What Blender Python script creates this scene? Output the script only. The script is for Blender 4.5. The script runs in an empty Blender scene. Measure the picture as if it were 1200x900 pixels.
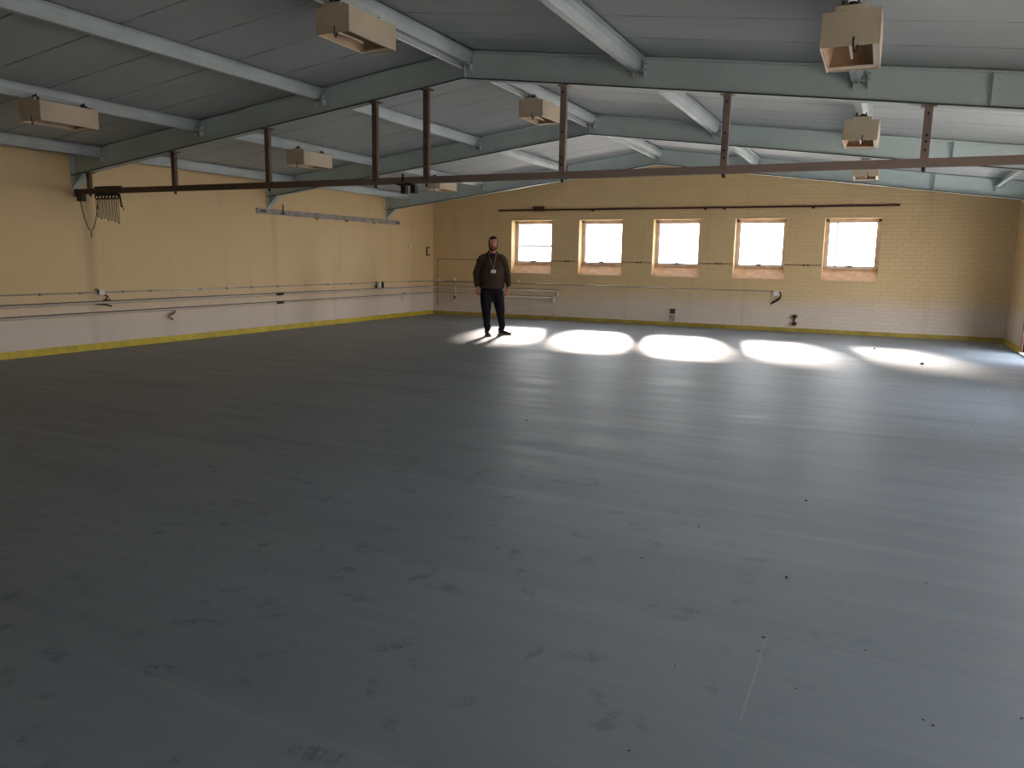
import bpy, bmesh, math, random
from mathutils import Vector, Matrix, noise
random.seed(7)
C = bpy.context.scene.collection
PI = math.pi

# ------------------------------------------------------------------ room dimensions (metres)
XL, XR, YB, YF = -10.505, 2.218, 17.363, -4.0
XA, ZR, SL = -4.157, 3.605, 0.1265          # ridge x, underside of roof boards at ridge, slope
BEAMS = [7.545, 11.432, 15.314]
BD = 0.295                                  # beam depth
def roof_z(x): return ZR - SL * abs(x - XA)

# ------------------------------------------------------------------ helpers
def obj(name, bm, mat, parent=None, smooth=False, loc=None):
    me = bpy.data.meshes.new(name)
    bmesh.ops.recalc_face_normals(bm, faces=bm.faces[:])
    bm.to_mesh(me); bm.free()
    me.materials.append(mat)
    if smooth:
        for p in me.polygons: p.use_smooth = True
    o = bpy.data.objects.new(name, me); C.objects.link(o)
    if parent: o.parent = parent
    if loc: o.location = loc
    return o

def each(name, bm, mat, parent):
    """link every loose island of the mesh as an object of its own"""
    left = set(bm.verts); out = []
    while left:
        st = [left.pop()]; isl = set(st)
        while st:
            for e in st.pop().link_edges:
                for v in e.verts:
                    if v in left: left.discard(v); isl.add(v); st.append(v)
        nb = bmesh.new(); mp = {v: nb.verts.new(v.co) for v in isl}
        for f in bm.faces:
            if f.verts[0] in isl: nb.faces.new([mp[v] for v in f.verts])
        out.append(obj(name, nb, mat, parent))
    bm.free()
    return out

def tag(o, label, cat, group=None):
    o['label'] = label; o['category'] = cat
    if group: o['group'] = group
    return o

def thing(name, label, cat, loc=(0, 0, 0), group=None, rz=0):
    o = bpy.data.objects.new(name, None); C.objects.link(o)
    o.empty_display_size = 0.1
    o.location = loc; o.rotation_euler = (0, 0, rz)
    return tag(o, label, cat, group)

def struct(o): o['kind'] = 'structure'; return o

def copy_tree(o, parent=None):
    c = o.copy(); C.objects.link(c)
    c.parent = parent
    for ch in o.children: copy_tree(ch, c)
    return c

def B(): return bmesh.new()

def box(bm, x0, x1, y0, y1, z0, z1):
    vs = [bm.verts.new((x, y, z)) for x in (x0, x1) for y in (y0, y1) for z in (z0, z1)]
    for f in ((0, 1, 3, 2), (4, 6, 7, 5), (0, 4, 5, 1), (2, 3, 7, 6), (0, 2, 6, 4), (1, 5, 7, 3)):
        bm.faces.new([vs[i] for i in f])
    return bm

def prism(bm, pts, axis, a, b):
    """extrude a 2-D polygon along an axis: 'y' takes (x,z), 'x' takes (y,z), 'z' takes (x,y)"""
    def P(p, t):
        return {'y': (p[0], t, p[1]), 'x': (t, p[0], p[1]), 'z': (p[0], p[1], t)}[axis]
    A = [bm.verts.new(P(p, a)) for p in pts]; D = [bm.verts.new(P(p, b)) for p in pts]
    bm.faces.new(A); bm.faces.new(D[::-1]); n = len(pts)
    for i in range(n): bm.faces.new((A[i], D[i], D[(i + 1) % n], A[(i + 1) % n]))
    return bm

def tube(bm, pts, r, n=10, cap=True):
    pts = [Vector(p) for p in pts]
    rr = r if isinstance(r, (list, tuple)) else [r] * len(pts)
    rings = []; up = None
    for i, p in enumerate(pts):
        if i == 0: t = pts[1] - p
        elif i == len(pts) - 1: t = p - pts[i - 1]
        else: t = (pts[i + 1] - p).normalized() + (p - pts[i - 1]).normalized()
        if t.length < 1e-9: t = Vector((0, 0, 1))
        t.normalize()
        if up is None:
            up = Vector((0, 0, 1)) if abs(t.z) < 0.9 else Vector((0, 1, 0))
        u = t.cross(up)
        if u.length < 1e-4: u = t.orthogonal()
        u.normalize(); v = u.cross(t).normalized(); up = v
        rings.append([bm.verts.new(p + (u * math.cos(2 * PI * k / n) + v * math.sin(2 * PI * k / n)) * rr[i]) for k in range(n)])
    for a, b in zip(rings, rings[1:]):
        for k in range(n): bm.faces.new((a[k], a[(k + 1) % n], b[(k + 1) % n], b[k]))
    if cap: bm.faces.new(rings[0][::-1]); bm.faces.new(rings[-1])
    return bm

def arc(c, a, b, r, t0, t1, n=8):
    c, a, b = Vector(c), Vector(a), Vector(b)
    return [c + (a * math.cos(t0 + (t1 - t0) * i / n) + b * math.sin(t0 + (t1 - t0) * i / n)) * r for i in range(n + 1)]

def ball(bm, c, r, sub=2):
    r = r if isinstance(r, (list, tuple)) else (r, r, r)
    m = Matrix.Translation(c) @ Matrix.Diagonal((r[0], r[1], r[2], 1))
    bmesh.ops.create_icosphere(bm, subdivisions=sub, radius=1, matrix=m)
    return bm

def cyl(bm, c, axis, r, h, n=16):
    ax = {'x': Vector((1, 0, 0)), 'y': Vector((0, 1, 0)), 'z': Vector((0, 0, 1))}[axis]
    c = Vector(c)
    return tube(bm, [c - ax * h / 2, c + ax * h / 2], r, n)

def bevel(o, w, seg=2):
    m = o.modifiers.new('bevel', 'BEVEL'); m.width = w; m.segments = seg; m.limit_method = 'ANGLE'
    return o

# ------------------------------------------------------------------ materials
class NT:
    def __init__(s, name):
        s.m = bpy.data.materials.new(name); s.m.use_nodes = True
        s.t = s.m.node_tree; s.b = s.t.nodes['Principled BSDF']; s.out = s.t.nodes['Material Output']
    def n(s, k, **kw):
        nd = s.t.nodes.new(k)
        for a, v in kw.items():
            if a.startswith('i_'):
                key = a[2:]
                key = int(key) if key.isdigit() else key.replace('_', ' ')
                s.set(nd.inputs[key], v)
            else: setattr(nd, a, v)
        return nd
    def set(s, sock, v):
        if isinstance(v, bpy.types.NodeSocket): s.t.links.new(v, sock)
        else:
            if sock.type == 'RGBA' and len(v) == 3: v = (*v, 1)
            sock.default_value = v
    def coord(s): return s.n('ShaderNodeTexCoord').outputs['Object']
    def mapping(s, vec, scale=(1, 1, 1), loc=(0, 0, 0), rot=(0, 0, 0)):
        return s.n('ShaderNodeMapping', i_Vector=vec, i_Scale=scale, i_Location=loc, i_Rotation=rot).outputs[0]
    def noise(s, vec, scale, detail=4, rough=.55): return s.n('ShaderNodeTexNoise', i_Vector=vec, i_Scale=scale, i_Detail=detail, i_Roughness=rough).outputs['Fac']
    def ramp(s, f, a, b, va=0., vb=1.):
        return s.n('ShaderNodeMapRange', interpolation_type='SMOOTHSTEP', i_0=f, i_1=a, i_2=b, i_3=va, i_4=vb).outputs[0]
    def mix(s, f, a, b, mode='MIX'):
        nd = s.n('ShaderNodeMix', data_type='RGBA', blend_type=mode)
        s.set(nd.inputs[0], f); s.set(nd.inputs[6], a); s.set(nd.inputs[7], b)
        return nd.outputs[2]
    def math(s, op, a, b=0.0, c=None):
        nd = s.n('ShaderNodeMath', operation=op); s.set(nd.inputs[0], a); s.set(nd.inputs[1], b)
        if c is not None: s.set(nd.inputs[2], c)
        return nd.outputs[0]
    def xyz(s, vec):
        o = s.n('ShaderNodeSeparateXYZ', i_0=vec).outputs; return o[0], o[1], o[2]
    def comb(s, x, y, z): return s.n('ShaderNodeCombineXYZ', i_0=x, i_1=y, i_2=z).outputs[0]
    def bump(s, h, strength=.3, dist=.01):
        s.set(s.b.inputs['Normal'], s.n('ShaderNodeBump', i_Height=h, i_Strength=strength, i_Distance=dist).outputs[0])
    def base(s, col, rough=.5, metal=0., spec=.5):
        s.set(s.b.inputs['Base Color'], col); s.set(s.b.inputs['Roughness'], rough)
        s.set(s.b.inputs['Metallic'], metal); s.set(s.b.inputs['Specular IOR Level'], spec)
        return s.m

def paint(name, col, rough=.5, var=.12, scale=3., metal=0., spec=.4, dirt=None, dirt_amt=.5):
    t = NT(name); v = t.coord()
    f = t.noise(v, scale, 5)
    c = t.mix(t.ramp(f, .3, .7), [k * (1 - var) for k in col], [min(1, k * (1 + var)) for k in col])
    if dirt:
        d = t.ramp(t.noise(v, scale * 4.3, 6, .7), .55, .72, 0, dirt_amt)
        c = t.mix(d, c, dirt)
    return t.base(c, rough, metal, spec)

def wall_mat(name, brick):
    t = NT(name); v = t.coord(); x, y, z = t.xyz(v)
    up = t.mix(t.noise(v, .55, 3), (.72, .52, .275), (.80, .605, .345))
    lo = t.mix(t.noise(v, .9, 4), (.74, .62, .53), (.82, .71, .62))
    wob = t.math('MULTIPLY_ADD', t.noise(v, 1.3, 3), .22, z)
    c = t.mix(t.ramp(wob, .45, 1.02), lo, up)
    stain = t.ramp(t.noise(t.mapping(v, (1.2, 1.2, .18)), 1.6, 6, .65), .52, .80, 0, .30)
    c = t.mix(stain, c, (.36, .26, .15))
    sp = t.ramp(t.noise(v, 7, 8, .75), .66, .74, 0, .35)
    c = t.mix(sp, c, (.33, .24, .16))
    if brick:
        w = t.comb(x, z, 0.0)
        br = t.n('ShaderNodeTexBrick', i_Vector=w, i_Scale=1.0, i_Mortar_Size=.007, i_Mortar_Smooth=.6, i_Brick_Width=.225, i_Row_Height=.075, i_Bias=0.0)
        br.inputs['Color1'].default_value = (1, 1, 1, 1); br.inputs['Color2'].default_value = (.93, .92, .91, 1)
        br.inputs['Mortar'].default_value = (.80, .78, .74, 1)
        c = t.mix(.6, c, br.outputs['Color'], 'MULTIPLY')
        # a few courses with open dark joints
        crs = t.ramp(t.noise(t.mapping(w, (.35, 13.3, 1)), 1.0, 2), .66, .72, 0, .35)
        c = t.mix(t.math('MULTIPLY', crs, br.outputs['Fac']), c, (.2, .15, .09))
        h = t.math('SUBTRACT', t.math('MULTIPLY', t.noise(v, 30, 3), .3), br.outputs['Fac'])
        t.bump(h, .5, .008)
    else:
        # darker drip lines under the ends of the roof beams
        for yb, a in ((7.70, .42), (11.55, .16), (15.42, .1)):
            d = t.math('ABSOLUTE', t.math('SUBTRACT', t.math('MULTIPLY_ADD', t.noise(v, 2.0, 2), .05, y), yb + .025))
            c = t.mix(t.math('MULTIPLY', t.ramp(d, .0, .16, a, 0), t.ramp(z, .1, 2.3, .35, 1)), c, (.22, .15, .08))
        t.bump(t.noise(v, 22, 5), .15, .01)
    return t.base(c, .62, 0, .3)

M = {}
M['wall_l'] = wall_mat('painted_plaster', False)
M['wall_b'] = wall_mat('painted_brick', True)
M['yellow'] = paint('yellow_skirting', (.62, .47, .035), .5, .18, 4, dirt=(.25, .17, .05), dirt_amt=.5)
M['beam'] = paint('beam_blue_paint', (.53, .62, .61), .5, .07, 1.2, dirt=(.38, .46, .46), dirt_amt=.25)
M['purlin'] = paint('purlin_pale_blue', (.53, .595, .60), .45, .08, 2, dirt=(.33, .38, .39), dirt_amt=.3)
M['rail'] = paint('lit_brown_steel', (.27, .20, .17), .55, .15, 6, dirt=(.13, .08, .06), dirt_amt=.45)  # lit copy of the post steel, for the right-hand posts
M['rail_shaded'] = paint('shaded_brown_steel', (.125, .085, .055), .6, .2, 6, dirt=(.05, .03, .02), dirt_amt=.5)  # shaded copy of the same steel, for the left-hand posts
def dark_edges(m, tone, axis=1):  # darker colour on faces turned along the given axis
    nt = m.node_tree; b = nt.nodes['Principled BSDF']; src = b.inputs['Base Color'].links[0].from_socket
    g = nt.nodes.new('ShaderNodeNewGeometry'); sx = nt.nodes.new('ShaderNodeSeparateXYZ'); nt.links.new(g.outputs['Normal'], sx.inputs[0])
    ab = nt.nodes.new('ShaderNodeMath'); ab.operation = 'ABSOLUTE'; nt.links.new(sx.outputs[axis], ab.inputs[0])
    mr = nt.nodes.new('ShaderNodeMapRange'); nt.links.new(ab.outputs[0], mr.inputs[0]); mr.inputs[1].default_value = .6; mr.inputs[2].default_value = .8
    mx = nt.nodes.new('ShaderNodeMix'); mx.data_type = 'RGBA'; nt.links.new(mr.outputs[0], mx.inputs[0]); nt.links.new(src, mx.inputs[6]); mx.inputs[7].default_value = (*tone, 1)
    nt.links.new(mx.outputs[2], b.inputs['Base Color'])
M['flange'] = paint('beam_flange_paint', (.45, .53, .525), .5, .07, 1.2); dark_edges(M['flange'], (.06, .055, .045))
def light_graded_rail():  # light falloff painted into the steel: darker left, lighter right
    t = NT('brown_steel_light_ramp'); v = t.coord(); x, y, z = t.xyz(v)
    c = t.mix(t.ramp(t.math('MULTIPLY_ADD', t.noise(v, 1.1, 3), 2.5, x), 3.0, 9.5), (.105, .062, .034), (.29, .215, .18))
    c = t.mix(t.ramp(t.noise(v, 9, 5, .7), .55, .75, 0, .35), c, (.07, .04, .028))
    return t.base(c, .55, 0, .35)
M['rail_g'] = light_graded_rail()
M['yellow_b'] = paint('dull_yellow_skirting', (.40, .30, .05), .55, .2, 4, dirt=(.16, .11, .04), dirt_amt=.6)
M['black'] = paint('black_rubber', (.012, .011, .01), .55, .2, 8)
M['dark'] = paint('dark_iron', (.035, .025, .02), .6, .3, 9)
M['cream'] = paint('cream_enamel', (.64, .53, .38), .42, .06, 3, dirt=(.45, .35, .23), dirt_amt=.25)
M['tan'] = paint('tan_reflector', (.52, .36, .22), .45, .15, 6)
M['redbrown'] = paint('red_brown_bar', (.085, .022, .012), .55, .3, 5)
def dark_top(m, tone, lo=.25, hi=.7):
    """darker colour on the upward facing side of a painted surface"""
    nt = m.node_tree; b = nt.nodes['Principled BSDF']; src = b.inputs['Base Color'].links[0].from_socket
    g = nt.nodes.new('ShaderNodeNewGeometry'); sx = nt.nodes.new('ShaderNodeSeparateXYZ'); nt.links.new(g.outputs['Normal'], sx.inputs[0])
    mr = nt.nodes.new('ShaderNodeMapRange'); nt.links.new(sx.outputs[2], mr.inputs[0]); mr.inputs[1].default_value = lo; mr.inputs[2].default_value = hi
    mx = nt.nodes.new('ShaderNodeMix'); mx.data_type = 'RGBA'; nt.links.new(mr.outputs[0], mx.inputs[0]); nt.links.new(src, mx.inputs[6]); mx.inputs[7].default_value = (*tone, 1)
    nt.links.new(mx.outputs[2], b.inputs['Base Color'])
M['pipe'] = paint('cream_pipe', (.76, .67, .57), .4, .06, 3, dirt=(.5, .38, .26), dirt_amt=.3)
dark_top(M['pipe'], (.10, .06, .035))
M['white'] = paint('white_plastic', (.78, .76, .72), .4, .05, 5)
M['steel'] = paint('grey_steel', (.33, .30, .28), .65, .15, 5, dirt=(.17, .12, .08), dirt_amt=.5)
M['plate'] = paint('grey_board', (.36, .32, .29), .6, .2, 5, dirt=(.2, .15, .12), dirt_amt=.6)
M['frame'] = paint('window_timber', (.66, .52, .42), .5, .12, 6, dirt=(.4, .26, .16), dirt_amt=.5)
M['sash'] = paint('window_sash', (.30, .25, .21), .45, .1, 6)
M['sill'] = paint('stained_sill', (.74, .48, .30), .6, .14, 6, dirt=(.36, .20, .11), dirt_amt=.55)
M['rust'] = paint('rust_conduit', (.34, .22, .12), .65, .3, 6)
M['doorwood'] = paint('dark_red_timber', (.09, .025, .015), .5, .2, 6)

def ceiling_mat():
    t = NT('roof_boards'); v = t.coord(); x, y, z = t.xyz(v)
    c = t.mix(t.noise(v, .8, 4), (.45, .49, .50), (.54, .575, .575))
    c = t.mix(t.ramp(t.noise(t.mapping(v, (.25, 2.0, 1)), 1.5, 5), .45, .75, 0, .35), c, (.37, .395, .395))
    ph = t.math('FRACT', t.math('DIVIDE', t.math('SUBTRACT', y, 6.19 - .33 - .66 * 30), .66))
    d = t.math('MULTIPLY', t.math('ABSOLUTE', t.math('SUBTRACT', ph, .5)), .66)
    br = t.ramp(t.noise(t.mapping(v, (1.3, .25, 1)), 1.7, 3), .38, .6, .25, 1)
    wid = t.math('MULTIPLY', t.ramp(d, .005, .017, 1, 0), br)
    c = t.mix(t.math('MULTIPLY', wid, .72), c, (.09, .085, .08))
    t.bump(t.math('SUBTRACT', t.math('MULTIPLY', t.noise(v, 14, 4), .2), t.ramp(d, .0, .02, 1, 0)), .35, .01)
    return t.base(c, .6, 0, .3)
M['ceiling'] = ceiling_mat()

def floor_mat():
    t = NT('blue_grey_floor'); v = t.coord(); x, y, z = t.xyz(v)
    c = t.mix(t.noise(t.mapping(v, (.35, 1.0, 1)), .9, 5), (.186, .214, .240), (.232, .260, .284))
    # trowel streaks along x
    c = t.mix(t.ramp(t.noise(t.mapping(v, (.3, 5., 1)), 2.2, 6, .65), .42, .72, 0, .30), c, (.285, .31, .33))
    c = t.mix(t.ramp(t.noise(t.mapping(v, (.45, 3.2, 1), (3, 7, 0)), 1.1, 5), .5, .8, 0, .42), c, (.16, .185, .205))
    # sheet seams across the room
    wy = t.math('MULTIPLY_ADD', t.math('SUBTRACT', t.noise(t.mapping(v, (.7, .05, 1)), 1.0, 3), .5), .10, y)
    row = t.math('DIVIDE', t.math('SUBTRACT', wy, 2.955), 1.275)
    fr = t.math('FRACT', t.math('ADD', row, 20.0)); idx = t.math('FLOOR', row)
    wn = t.n('ShaderNodeTexWhiteNoise', noise_dimensions='1D', i_W=idx).outputs['Value']
    shade = t.math('MULTIPLY_ADD', wn, .05, .975)
    edge = t.ramp(fr, 0.0, .7, .06, 0.0)
    c = t.mix(1.0, c, t.comb(t.math('SUBTRACT', shade, edge), t.math('SUBTRACT', shade, edge), t.math('SUBTRACT', shade, edge)), 'MULTIPLY')
    seam = t.math('MULTIPLY', t.ramp(t.math('ABSOLUTE', t.math('SUBTRACT', fr, .5)), .490, .4995, 0, .12), t.ramp(t.noise(v, 1.1, 3), .4, .6))
    c = t.mix(seam, c, (.36, .39, .42))
    # one cross joint
    cj = t.math('MULTIPLY', t.ramp(t.math('ABSOLUTE', t.math('ADD', x, .288)), .001, .004, .3, 0), t.math('MULTIPLY', t.ramp(y, 2.33, 2.36), t.ramp(y, 2.93, 2.96, 1, 0)))
    c = t.mix(cj, c, (.42, .45, .47))
    # boot prints and scuffs, thickest at the near left
    def prints(scale, off, thr, amt):
        vv = t.mapping(v, (scale, scale, 0), off, (0, 0, .5))
        vo = t.n('ShaderNodeTexVoronoi', voronoi_dimensions='2D', i_Vector=vv, i_Scale=1.0, i_Randomness=.9)
        px, py, _ = t.xyz(vo.outputs['Position']); qx, qy, _ = t.xyz(vv)
        r, g, b = t.xyz(vo.outputs['Color'])
        ang = t.math('MULTIPLY', r, 6.28)
        dx = t.math('SUBTRACT', qx, px); dy = t.math('SUBTRACT', qy, py)
        ca = t.math('COSINE', ang); sa = t.math('SINE', ang)
        a = t.math('ADD', t.math('MULTIPLY', dx, ca), t.math('MULTIPLY', dy, sa))
        bb = t.math('SUBTRACT', t.math('MULTIPLY', dy, ca), t.math('MULTIPLY', dx, sa))
        e = t.math('ADD', t.math('POWER', t.math('DIVIDE', a, .21), 2.0), t.math('POWER', t.math('DIVIDE', bb, .085), 2.0))
        m = t.ramp(t.math('MULTIPLY_ADD', t.math('SUBTRACT', t.noise(v, 9, 4, .7), .5), 1.6, e), .25, 1.15, 1, 0)
        tread = t.ramp(t.math('SINE', t.math('MULTIPLY', a, 130.0)), -1.0, .8, .6, 1)
        brk = t.ramp(t.noise(v, 14, 6, .75), .42, .62)
        keep = t.math('LESS_THAN', g, thr)
        return t.math('MULTIPLY', t.math('MULTIPLY', m, keep), t.math('MULTIPLY', t.math('MULTIPLY', tread, brk), amt))
    dl = t.math('ADD', t.math('POWER', t.math('DIVIDE', t.math('ADD', x, 2.7), 2.0), 2.0), t.math('POWER', t.math('DIVIDE', t.math('SUBTRACT', y, 2.4), 2.3), 2.0))
    zone = t.ramp(dl, .3, 2.8, 1, .12)
    pr = t.math('MAXIMUM', t.math('MAXIMUM', prints(1.9, (.3, .1, 0), .8, .60), prints(2.3, (9.7, 2.2, 0), .5, .45)), prints(3.1, (5.2, 3.1, 0), .6, .5))
    c = t.mix(t.math('MULTIPLY', pr, zone), c, (.055, .072, .078))
    # long thin scrape marks
    sc = t.ramp(t.noise(t.mapping(v, (1.3, 11., 1), (2, 1, 0), (0, 0, .30)), 1.2, 2), .745, .78, 0, .5)
    c = t.mix(t.math('MULTIPLY', sc, t.math('SUBTRACT', zone, .1)), c, (.09, .105, .12))
    li = t.ramp(t.noise(t.mapping(v, (8., .6, 1), (1, 4, 0), (0, 0, -.5)), 1.3, 2), .735, .75, 0, .3)
    c = t.mix(li, c, (.42, .44, .46))
    sp = t.ramp(t.noise(v, 19, 3, .5), .74, .77, 0, .45)
    c = t.mix(sp, c, (.10, .115, .13))
    rg = t.ramp(t.noise(t.mapping(v, (.5, 4, 1)), 1.5, 5), .3, .7, .43, .54)
    t.bump(t.math('ADD', t.math('MULTIPLY', t.noise(t.mapping(v, (.6, 4., 1)), 2.5, 4), 1.0), t.math('MULTIPLY', t.noise(v, 60, 2), .12)), .12, .01)
    return t.base(c, rg, 0, .33)
M['floor'] = floor_mat()

def glass_mat():
    t = NT('window_glass')
    tr = t.n('ShaderNodeBsdfTransparent', i_0=(.97, .98, .98)); gl = t.n('ShaderNodeBsdfGlossy', i_0=(1, 1, 1), i_Roughness=.05)
    fr = t.n('ShaderNodeFresnel', i_IOR=1.45)
    mx = t.n('ShaderNodeMixShader', i_0=t.math('MULTIPLY', fr.outputs[0], .6)); t.set(mx.inputs[1], tr.outputs[0]); t.set(mx.inputs[2], gl.outputs[0])
    t.t.links.new(mx.outputs[0], t.out.inputs[0]); return t.m
M['glass'] = glass_mat()

# ------------------------------------------------------------------ the room shell
WX = [-7.741, -5.984, -4.203, -2.41, -.61]         # window centres on the back wall
WH, WZ0, WZ1, WD = .527, 1.100, 2.362, .30         # half width, bottom, top, wall thickness

struct(obj('floor', box(B(), XL - .3, XR + .3, YF - .3, YB + WD, -.12, 0), M['floor']))

def gable(bm, x0, x1, z0, y0, y1, top=.05):
    xs = [x0] + ([XA] if x0 < XA < x1 else []) + [x1]
    for a, b in zip(xs, xs[1:]):
        prism(bm, [(a, z0), (b, z0), (b, roof_z(b) + top), (a, roof_z(a) + top)], 'y', y0, y1)
bm = B(); cur = XL - .25
for wx in WX:
    gable(bm, cur, wx - WH, 0, YB, YB + WD)
    box(bm, wx - WH, wx + WH, YB, YB + WD, 0, WZ0)
    gable(bm, wx - WH, wx + WH, WZ1, YB, YB + WD)
    cur = wx + WH
gable(bm, cur, XR + .25, 0, YB, YB + WD)
struct(obj('wall_back', bm, M['wall_b']))
struct(obj('wall_left', box(B(), XL - .25, XL, YF - .25, YB + WD, 0, roof_z(XL) + .04), M['wall_l']))

# right wall with a doorway near the far end and unseen openings added for fill light
bm = B(); DY0, DY1, DZ = 13.55, 15.18, 2.15
RW = [(1.6, 2.8), (4.6, 5.8), (8.0, 10.6)]; RZ0, RZ1 = 1.0, 2.3
zt = roof_z(XR) + .04
ys = YF - .25
for a, b in RW:
    box(bm, XR, XR + .25, ys, a, 0, zt); box(bm, XR, XR + .25, a, b, 0, RZ0); box(bm, XR, XR + .25, a, b, RZ1, zt); ys = b
box(bm, XR, XR + .25, ys, DY0, 0, zt); box(bm, XR, XR + .25, DY0, DY1, DZ, zt); box(bm, XR, XR + .25, DY1, YB + WD, 0, zt)
struct(obj('wall_right', bm, M['wall_l']))
bm = B(); FW = [(-1.2, -.6)]  # unseen opening behind the camera, sized for its fill light
cur = XL - .25
for a, b in FW:
    gable(bm, cur, a, 0, YF - .25, YF); box(bm, a, b, YF - .25, YF, 0, 1.0); gable(bm, a, b, 2.3, YF - .25, YF); cur = b
gable(bm, cur, XR + .25, 0, YF - .25, YF)
struct(obj('wall_front', bm, M['wall_b']))

bm = B()
for s in (-1, 1):
    xe = XL - .5 if s < 0 else XR + .5
    prism(bm, [(XA, ZR), (xe, roof_z(xe)), (xe, roof_z(xe) + .08), (XA, ZR + .08)], 'y', YF - .4, YB + .5)
struct(obj('ceiling', bm, M['ceiling']))

def skirt(name, pts, axis, a, b, m='yellow'): struct(obj(name, prism(B(), pts, axis, a, b), M[m]))
skirt('baseboard_left', [(XL, 0), (XL + .022, 0), (XL + .010, .092), (XL, .098)], 'y', YF, YB)
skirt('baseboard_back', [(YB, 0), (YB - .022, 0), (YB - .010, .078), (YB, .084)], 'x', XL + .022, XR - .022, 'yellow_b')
skirt('baseboard_right', [(XR, 0), (XR - .022, 0), (XR - .010, .085), (XR, .09)], 'y', DY1 + .09, YB)

# doorway in the right wall: dark timber frame
d1 = bpy.data.objects.new('door_1', None); C.objects.link(d1); d1.location = (XR, DY1, 0); struct(d1)
fm = B()
box(fm, -.02, .27, 0, .09, .03, DZ + .06); box(fm, -.02, .27, DY0 - DY1 - .09, DY0 - DY1, .03, DZ + .06)
box(fm, -.02, .27, DY0 - DY1, 0, DZ, DZ + .06)
obj('door_frame', fm, M['doorwood'], d1)
obj('threshold', box(B(), -.05, .3, DY0 - DY1 - .06, .06, .0, .03), M['white'], d1)

# windows of the back wall
def window(i, wx):
    w = bpy.data.objects.new('window_%d' % i, None); C.objects.link(w); w.location = (wx, YB, 0); struct(w)
    gx, g0, g1, y0, y1 = .443, 1.398, 2.278, .215, .285
    fm = B()
    box(fm, -WH, -gx - .018, y0, y1, 1.33, WZ1); box(fm, gx + .018, WH, y0, y1, 1.33, WZ1)
    box(fm, -WH, WH, y0, y1, g1 + .018, WZ1); box(fm, -WH, WH, y0, y1, 1.30, g0 - .018)
    box(fm, -WH, WH, y0 - .035, y0, 1.335, 1.357)                  # inner ledge
    bevel(obj('window_frame', fm, M['frame'], w), .004)
    sm = B()
    box(sm, -gx - .018, -gx, y0 + .012, y1 - .01, g0 - .018, g1 + .018); box(sm, gx, gx + .018, y0 + .012, y1 - .01, g0 - .018, g1 + .018)
    box(sm, -gx, gx, y0 + .012, y1 - .01, g1, g1 + .018); box(sm, -gx, gx, y0 + .012, y1 - .01, g0 - .018, g0)
    obj('sash', sm, M['sash'], w)
    obj('pane', box(B(), -gx, gx, .245, .251, g0, g1), M['glass'], w)
    obj('sill', prism(B(), [(0.0, 1.102), (y0 - .01, 1.335), (y1, 1.335), (y1, 1.101), (0.0, 1.101)], 'x', -WH, WH), M['sill'], w)
    hm = B()
    tube(hm, [(-.09, y0 - .012, 1.400), (-.02, y0 - .02, 1.408), (.05, y0 - .012, 1.398)], .007, 8)
    box(hm, -.035, .005, y0 - .022, y0 + .012, 1.372, 1.418)
    obj('stay', hm, M['dark'], w)
for i, wx in enumerate(WX): window(i + 1, wx)

# ------------------------------------------------------------------ roof beams
def beam(Y, which, n):
    t = thing('roof_beam', 'teal blue steel roof beam, pitched across the full width, ' + which, 'beam', (XA, Y, 0), 'pitched roof beams')
    fw, wt = .055, .006
    for s in (-1, 1):
        xe = (XL if s < 0 else XR) - XA
        top = lambda x: ZR - .006 - SL * abs(x)
        bm = B()
        prism(bm, [(0, top(0) - BD), (xe, top(xe) - BD), (xe, top(xe)), (0, top(0))], 'y', -wt, wt)
        prism(bm, [(0, top(0) - .022), (xe, top(xe) - .022), (xe, top(xe) - .008), (0, top(0) - .008)], 'y', -fw * .75, fw * .75)
        ra = obj('rafter', bm, M['beam'], t)
        fl = B(); prism(fl, [(0, top(0) - BD), (xe, top(xe) - BD), (xe, top(xe) - BD + .014), (0, top(0) - BD + .014)], 'y', -fw, fw)
        obj('bottom_flange', fl, M['flange'], ra)
        # knee haunch and end plate where the rafter meets the wall
        xj = xe - s * .262; zj = top(xj) - BD; zb = top(xe) - BD - .19
        hm = B()
        prism(hm, [(xj, zj), (xe, top(xe) - BD), (xe, zb)], 'y', -wt, wt)
        dx, dz = xe - xj, zb - zj; L = math.hypot(dx, dz); nx, nz = -dz / L * .012, dx / L * .012
        prism(hm, [(xj, zj), (xe, zb), (xe + nx * s, zb + nz * s), (xj + nx * s, zj + nz * s)], 'y', -fw, fw)
        obj('knee_haunch', hm, M['purlin'], t)
        obj('end_plate', box(B(), xe - s * .02, xe, -fw, fw, zb - .01, top(xe)), M['beam'], t)
    # bolted splice right of the ridge
    xs = .683 - XA; zt2 = ZR - SL * abs(xs)
    pm = B(); box(pm, xs - .007, xs + .007, -.05, -.004, zt2 - BD + .01, zt2 - .03); box(pm, xs - .007, xs + .007, .004, .05, zt2 - BD + .01, zt2 - .03)
    sp = obj('splice_plate', pm, M['purlin'], t)
    bm = B()
    for k in range(3):
        for q in (-.05, .05): cyl(bm, (xs + q, -.012, zt2 - .07 - .085 * k), 'y', .012, .014, 8)
    each('bolt', bm, M['beam'], sp)
    # vertical joint plate at the ridge
    obj('ridge_plate', box(B(), -.007, .007, -.05, .05, ZR - BD + .012, ZR - .03), M['purlin'], t)
for i, (Y, w) in enumerate(zip(BEAMS, ('nearest of the three, carrying the brown track', 'middle of the three, behind the brown track', 'farthest of the three, close to the window wall'))):
    beam(Y, w, i)

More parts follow.
